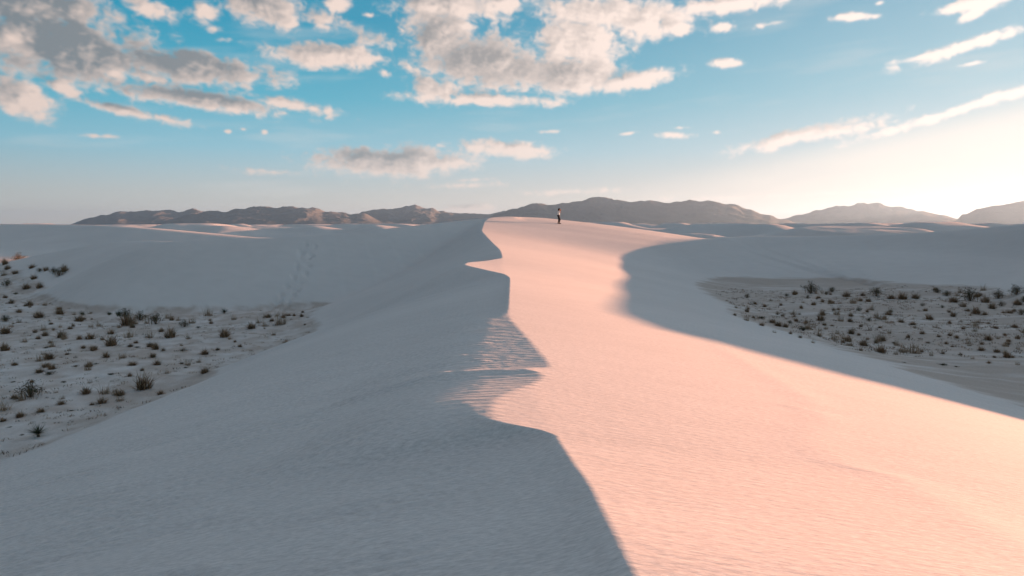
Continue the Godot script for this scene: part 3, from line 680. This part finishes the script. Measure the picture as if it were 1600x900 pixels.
func make_litter() -> void:
	# dead stems and crumbs strewn on the flats
	var rng := RandomNumberGenerator.new(); rng.seed = 5
	var st := begin()
	for i in 7:
		var a := rng.randf() * TAU
		var o := Vector3(rng.randfn() * 0.08, 0, rng.randfn() * 0.08)
		strip(st, [o, o + Vector3(cos(a) * 0.05, 0.05, sin(a) * 0.05), o + Vector3(cos(a) * 0.11, rng.randf_range(0.04, 0.11), sin(a) * 0.11)], Vector3(-sin(a), 0, cos(a)), 0.011, Color.WHITE)
	st.generate_normals()
	var mm := MultiMesh.new()
	mm.transform_format = MultiMesh.TRANSFORM_3D; mm.use_colors = true; mm.mesh = st.commit()
	var spots := []
	while spots.size() < 4500:
		var left := rng.randf() < 0.5
		var z := -rng.randf_range(19.0, 75.0) if left else -rng.randf_range(27.0, 56.0)
		var x := z * rng.randf_range(0.2, 0.95) if left else -z * rng.randf_range(0.3, 0.85)
		var r := row(z)
		var y := height(r, x)
		if floor_share < 0.35: continue
		if n_patch.get_noise_2d(x * 0.25, z * 0.25) < -0.35 + 0.7 * rng.randf(): continue
		y += relief(r, x)
		spots.append(Vector3(x, y + EYE - 0.005, z))
	mm.instance_count = spots.size()
	for i in spots.size():
		var s := rng.randf_range(0.35, 1.2)
		mm.set_instance_transform(i, Transform3D(Basis(Vector3.UP, rng.randf() * TAU).scaled(Vector3(s, s, s)), spots[i]))
		var t := rng.randf()
		mm.set_instance_color(i, Color(0.15, 0.10, 0.07).lerp(Color(0.42, 0.31, 0.23), t))
	var mi := MultiMeshInstance3D.new()
	mi.multimesh = mm
	var mat := StandardMaterial3D.new(); mat.vertex_color_use_as_albedo = true; mat.roughness = 1.0
	mat.cull_mode = BaseMaterial3D.CULL_DISABLED
	mi.material_override = mat
	mi.name = "dead_grass_litter"
	mi.set_meta("kind", "stuff"); mi.set_meta("label", "sparse dead stems and crumbs strewn over the flats between the dunes"); mi.set_meta("category", "litter")
	add_child(mi)

# ---- the person: tapered capsules joined by a smooth minimum and meshed as surface nets
func field(caps: Array, p: Vector3, k: float) -> float:
	var d := 1e9
	for c in caps:
		var a: Vector3 = c[0]; var ab: Vector3 = c[1] - a
		var t := clampf((p - a).dot(ab) / maxf(ab.length_squared(), 1e-9), 0.0, 1.0)
		var e: float = p.distance_to(a + ab * t) - lerpf(c[2], c[3], t)
		var h := maxf(k - absf(d - e), 0.0)
		d = minf(d, e) - h * h / (4.0 * k)
	return d

func nets(st: SurfaceTool, caps: Array, cell: float, k: float, col := Color.WHITE) -> void:
	var lo := Vector3.ONE * 1e9; var hi := -lo
	for c in caps:
		for j in 2:
			var r := Vector3.ONE * (maxf(c[2], c[3]) + cell * 2.0 + k * 0.3)
			lo = lo.min(c[j] - r); hi = hi.max(c[j] + r)
	var n := Vector3i(((hi - lo) / cell).ceil()) + Vector3i.ONE
	var f := PackedFloat32Array(); f.resize(n.x * n.y * n.z)
	for z in n.z:
		for y in n.y:
			for x in n.x: f[(z * n.y + y) * n.x + x] = field(caps, lo + Vector3(x, y, z) * cell, k)
	var at := {}
	var off := [Vector3i(0, 0, 0), Vector3i(1, 0, 0), Vector3i(0, 1, 0), Vector3i(1, 1, 0), Vector3i(0, 0, 1), Vector3i(1, 0, 1), Vector3i(0, 1, 1), Vector3i(1, 1, 1)]
	var edges := [[0, 1], [2, 3], [4, 5], [6, 7], [0, 2], [1, 3], [4, 6], [5, 7], [0, 4], [1, 5], [2, 6], [3, 7]]
	for z in n.z - 1:
		for y in n.y - 1:
			for x in n.x - 1:
				var v := []; var inside := 0
				for o in off:
					var q: float = f[((z + o.z) * n.y + y + o.y) * n.x + x + o.x]
					v.append(q)
					if q < 0.0: inside += 1
				if inside == 0 or inside == 8: continue
				var sum := Vector3.ZERO; var m := 0
				for e in edges:
					var a: float = v[e[0]]; var b: float = v[e[1]]
					if (a < 0.0) != (b < 0.0):
						sum += Vector3(off[e[0]]).lerp(Vector3(off[e[1]]), a / (a - b)); m += 1
				at[Vector3i(x, y, z)] = lo + (Vector3(x, y, z) + sum / m) * cell
	st.set_color(col); st.set_smooth_group(0)
	for key in at:
		var i := Vector3i(key)
		for ax in 3:
			var step := Vector3i.ZERO; step[ax] = 1
			var p := Vector3i.ZERO; p[(ax + 1) % 3] = 1
			var q := Vector3i.ZERO; q[(ax + 2) % 3] = 1
			var a: float = f[(i.z * n.y + i.y) * n.x + i.x]
			var w := i + step
			var b: float = f[(w.z * n.y + w.y) * n.x + w.x]
			if (a < 0.0) == (b < 0.0): continue
			if not (at.has(i - p) and at.has(i - q) and at.has(i - p - q)): continue
			var quad := [at[i], at[i - p], at[i - p - q], at[i - q]]
			if a < 0.0: quad.reverse()
			for j in [0, 1, 2, 0, 2, 3]: st.add_vertex(quad[j])

func cloth(c: Color) -> StandardMaterial3D:
	var m := StandardMaterial3D.new()
	m.albedo_color = c.linear_to_srgb(); m.roughness = 0.9
	return m

func make_person() -> void:
	var root := Node3D.new()
	root.name = "person"
	root.set_meta("label", "person in white top and black trousers, hands raised to face, on sunlit dune top")
	root.set_meta("category", "person")
	add_child(root)
	root.position = Vector3(5.35, ground_y(5.35, -78.0) - 0.01, -78.0)
	root.rotation.y = deg_to_rad(8.0)
	var body := []; var shirt := []; var pants := []; var shoes := []
	var neck := Vector3(0.0, 1.47, 0); var chest := Vector3(-0.02, 1.32, 0); var pelvis := Vector3(-0.05, 0.97, 0); var head := Vector3(0.03, 1.62, 0)
	body.append([pelvis, Vector3(-0.04, 1.12, 0), 0.125, 0.11]); body.append([Vector3(-0.04, 1.12, 0), chest, 0.11, 0.13])
	body.append([chest, neck, 0.11, 0.055]); body.append([neck, head, 0.05, 0.06])
	shirt.append([Vector3(-0.05, 1.0, 0), Vector3(-0.04, 1.13, 0), 0.145, 0.132]); shirt.append([Vector3(-0.04, 1.13, 0), Vector3(-0.02, 1.33, 0), 0.132, 0.145]); shirt.append([Vector3(-0.02, 1.33, 0), Vector3(-0.01, 1.43, 0), 0.12, 0.07])
	pants.append([Vector3(-0.06, 0.93, -0.05), Vector3(-0.06, 0.93, 0.05), 0.14, 0.14])
	for s in [-1.0, 1.0]:
		var step: float = 0.05 * s
		var hip := Vector3(-0.05, 0.92, 0.085 * s); var knee := Vector3(0.07 + step, 0.49, 0.09 * s); var ankle := Vector3(-0.01 + step, 0.09, 0.095 * s); var toe := Vector3(0.16 + step, 0.035, 0.11 * s)
		var sh := Vector3(-0.01, 1.405, 0.165 * s); var elbow := Vector3(0.14, 1.29, 0.27 * s); var wrist := Vector3(0.19, 1.52, 0.11 * s)
		body.append([hip, knee, 0.085, 0.058]); body.append([knee, ankle, 0.055, 0.038]); body.append([ankle, toe, 0.038, 0.03])
		body.append([Vector3(-0.02, 1.40, 0.06 * s), sh, 0.08, 0.06]); body.append([sh, elbow, 0.05, 0.038]); body.append([elbow, wrist, 0.037, 0.026])
		shirt.append([Vector3(-0.02, 1.40, 0.05 * s), sh, 0.09, 0.075]); shirt.append([sh, sh.lerp(elbow, 0.75), 0.066, 0.058])
		pants.append([hip, knee, 0.1, 0.072]); pants.append([knee, ankle + Vector3(0, 0.03, 0), 0.07, 0.056])
		shoes.append([ankle + Vector3(-0.04, -0.04, 0), toe, 0.05, 0.042])
	var skin := cloth(Color(0.36, 0.20, 0.14))
	var st := begin()
	nets(st, body, 0.024, 0.045)
	# head with brow, nose, chin and ears
	nets(st, [[head + Vector3(-0.02, 0.02, 0), head + Vector3(0.0, 0.03, 0), 0.095, 0.09], [head + Vector3(0.02, 0.0, 0), head + Vector3(0.045, -0.085, 0), 0.07, 0.04],
		[head + Vector3(0.09, 0.015, 0), head + Vector3(0.112, -0.025, 0), 0.012, 0.016], [head + Vector3(0.075, 0.035, -0.035), head + Vector3(0.075, 0.035, 0.035), 0.018, 0.018],
		[head + Vector3(0.085, -0.06, -0.02), head + Vector3(0.085, -0.06, 0.02), 0.012, 0.012],
		[head + Vector3(-0.01, 0.02, 0.09), head + Vector3(-0.015, -0.02, 0.088), 0.018, 0.012], [head + Vector3(-0.01, 0.02, -0.09), head + Vector3(-0.015, -0.02, -0.088), 0.018, 0.012]], 0.01, 0.02)
	for s in [-1.0, 1.0]:
		var w := Vector3(0.19, 1.52, 0.11 * s)
		var palm := w + Vector3(-0.005, 0.075, -0.012 * s)
		var hand := [[w, palm, 0.026, 0.03], [w + Vector3(0.02, 0.03, 0), palm + Vector3(0.025, 0.0, 0), 0.016, 0.016], [w + Vector3(-0.02, 0.03, 0), palm + Vector3(-0.03, -0.01, 0), 0.016, 0.016]]
		for k in 4:
			var b := palm + Vector3(0.033 - 0.021 * k, 0.015 - 0.004 * absf(k - 1.4), 0)
			var l: float = [0.038, 0.043, 0.04, 0.03][k]
			var m := b + Vector3(0, l, -0.012 * s)
			hand.append([b, m, 0.0095, 0.009]); hand.append([m, m + Vector3(0, l * 0.55, -0.026 * s), 0.009, 0.0075])
		var th := w + Vector3(0.03, 0.035, -0.01 * s)
		hand.append([th, th + Vector3(0.03, 0.03, -0.012 * s), 0.012, 0.01]); hand.append([th + Vector3(0.03, 0.03, -0.012 * s), th + Vector3(0.035, 0.058, -0.02 * s), 0.01, 0.008])
		nets(st, hand, 0.0065, 0.008)
	part(st, "body", skin, root)
	st = begin(); nets(st, shirt, 0.022, 0.04); part(st, "shirt", cloth(Color(0.78, 0.76, 0.74)), root)
	st = begin(); nets(st, pants, 0.022, 0.03); part(st, "trousers", cloth(Color(0.018, 0.018, 0.022)), root)
	st = begin(); nets(st, [shoes[0]], 0.018, 0.02); part(st, "shoe", cloth(Color(0.03, 0.03, 0.03)), root)
	st = begin(); nets(st, [shoes[1]], 0.018, 0.02); part(st, "shoe", cloth(Color(0.03, 0.03, 0.03)), root)
	st = begin()
	nets(st, [[head + Vector3(-0.035, 0.035, 0), head + Vector3(-0.01, 0.06, 0), 0.112, 0.102], [head + Vector3(-0.06, 0.0, -0.05), head + Vector3(-0.09, -0.2, -0.05), 0.07, 0.05],
		[head + Vector3(-0.06, 0.0, 0.05), head + Vector3(-0.09, -0.2, 0.05), 0.07, 0.05]], 0.016, 0.04)
	part(st, "hair", cloth(Color(0.035, 0.015, 0.012)), root)

func _ready() -> void:
	var cam := Camera3D.new()
	cam.name = "camera"
	cam.position = Vector3(0, EYE, 0)
	cam.rotation_degrees = Vector3(-5.27, 0, 0)
	cam.fov = rad_to_deg(2.0 * atan(450.0 / 1062.0))
	cam.near = 0.1; cam.far = 40000.0
	add_child(cam)
	cam.current = true
	var env := Environment.new()
	env.background_mode = Environment.BG_SKY
	env.tonemap_mode = Environment.TONE_MAPPER_LINEAR
	env.tonemap_exposure = EXPO
	n_cirrus.seed = 61; n_cirrus.frequency = 0.35; n_cirrus.fractal_octaves = 5
	env.sky = make_sky()
	env.volumetric_fog_enabled = true
	env.volumetric_fog_density = 0.000042
	env.volumetric_fog_albedo = Color(0.66, 0.84, 1.0)
	env.volumetric_fog_anisotropy = 0.55
	env.sdfgi_enabled = true; env.ssao_enabled = true; env.ssil_enabled = true
	var we := WorldEnvironment.new(); we.environment = env
	add_child(we)
	var sun := DirectionalLight3D.new()
	sun.name = "sun"
	var az := deg_to_rad(SUN_AZ); var el := deg_to_rad(SUN_EL)
	var to_sun := Vector3(sin(az) * cos(el), sin(el), -cos(az) * cos(el))
	sun.basis = Basis.looking_at(-to_sun, Vector3.UP)
	sun.light_energy = 1.5
	sun.light_color = Color(1.0, 0.715, 0.555)
	sun.light_angular_distance = 0.4
	sun.shadow_enabled = true
	add_child(sun)

	n_roll.seed = 3; n_roll.frequency = 0.06; n_roll.fractal_octaves = 4
	n_far.seed = 8; n_far.frequency = 0.014; n_far.fractal_octaves = 3; n_far.fractal_gain = 0.35
	n_fine.seed = 5; n_fine.frequency = 1.0; n_fine.fractal_octaves = 3
	n_patch.seed = 17; n_patch.frequency = 1.0; n_patch.fractal_octaves = 3
	# dunes: x, z, height
	add_dune([Vector3(14, -71, -2.7), Vector3(17.5, -72.5, -2.15), Vector3(21.5, -75.5, -1.65), Vector3(27, -78, -1.25), Vector3(36, -77, -1.2), Vector3(45, -72, -0.65), Vector3(51, -69, 0.05), Vector3(55.5, -66, 0.5), Vector3(56, -60, 1.0), Vector3(51.5, -52, 1.0), Vector3(47, -47, 0.6), Vector3(46.4, -44.1, 0.3), Vector3(48.3, -42, -0.8), Vector3(49, -39.5, -1.8), Vector3(49, -36, -3.4), Vector3(47, -32, -5.5)], 0.62, 0.12, 1.8, 0.8)
	add_dune([Vector3(6, -63, -5.3), Vector3(13, -68, -4.3), Vector3(20, -72.5, -3.2), Vector3(27, -76, -2.3), Vector3(36, -76, -1.9), Vector3(45, -71, -2.0), Vector3(53, -66.5, -2.2), Vector3(61, -62, -2.5)], 0.185, 0.12, 1.0, 1.0)
	add_dune([Vector3(-46.5, -66.5, -6.6), Vector3(-43.2, -65.5, -5.4), Vector3(-39.8, -65, -3.85), Vector3(-36.2, -64.2, -2.6), Vector3(-33.2, -63.6, -1.75), Vector3(-30.1, -63.5, -1.42), Vector3(-22.6, -64.5, -1.2), Vector3(-14.9, -67, -0.6), Vector3(-9.6, -70, 0.0), Vector3(-4, -74, 0.65), Vector3(0, -78, 0.8)], 0.62, 0.12, 0.8, 0.5, 5)
	add_dune([Vector3(-72, -94, -5.6), Vector3(-66.5, -93, -4.45), Vector3(-57.6, -90, -3.0), Vector3(-48, -85, -2.0), Vector3(-40, -80, -1.9), Vector3(-34, -76, -2.2)], 0.4, 0.3, 1.5, 0.8)
	add_dune([Vector3(-190, -190, -2.0), Vector3(-150, -182, 0.2), Vector3(-120, -178, 0.3), Vector3(-95, -165, -0.2), Vector3(-70, -150, -1.6), Vector3(-50, -143, -2.7), Vector3(-36, -146, -1.9), Vector3(-22, -152, -1.0), Vector3(-5, -158, -0.6)], 0.3, 0.1, 4.0, 1.5)  # last crest points, out of view, are added to shade the far-left flat
	make_terrain()
	make_mountains()
	make_plants()
	make_litter()
	make_person()
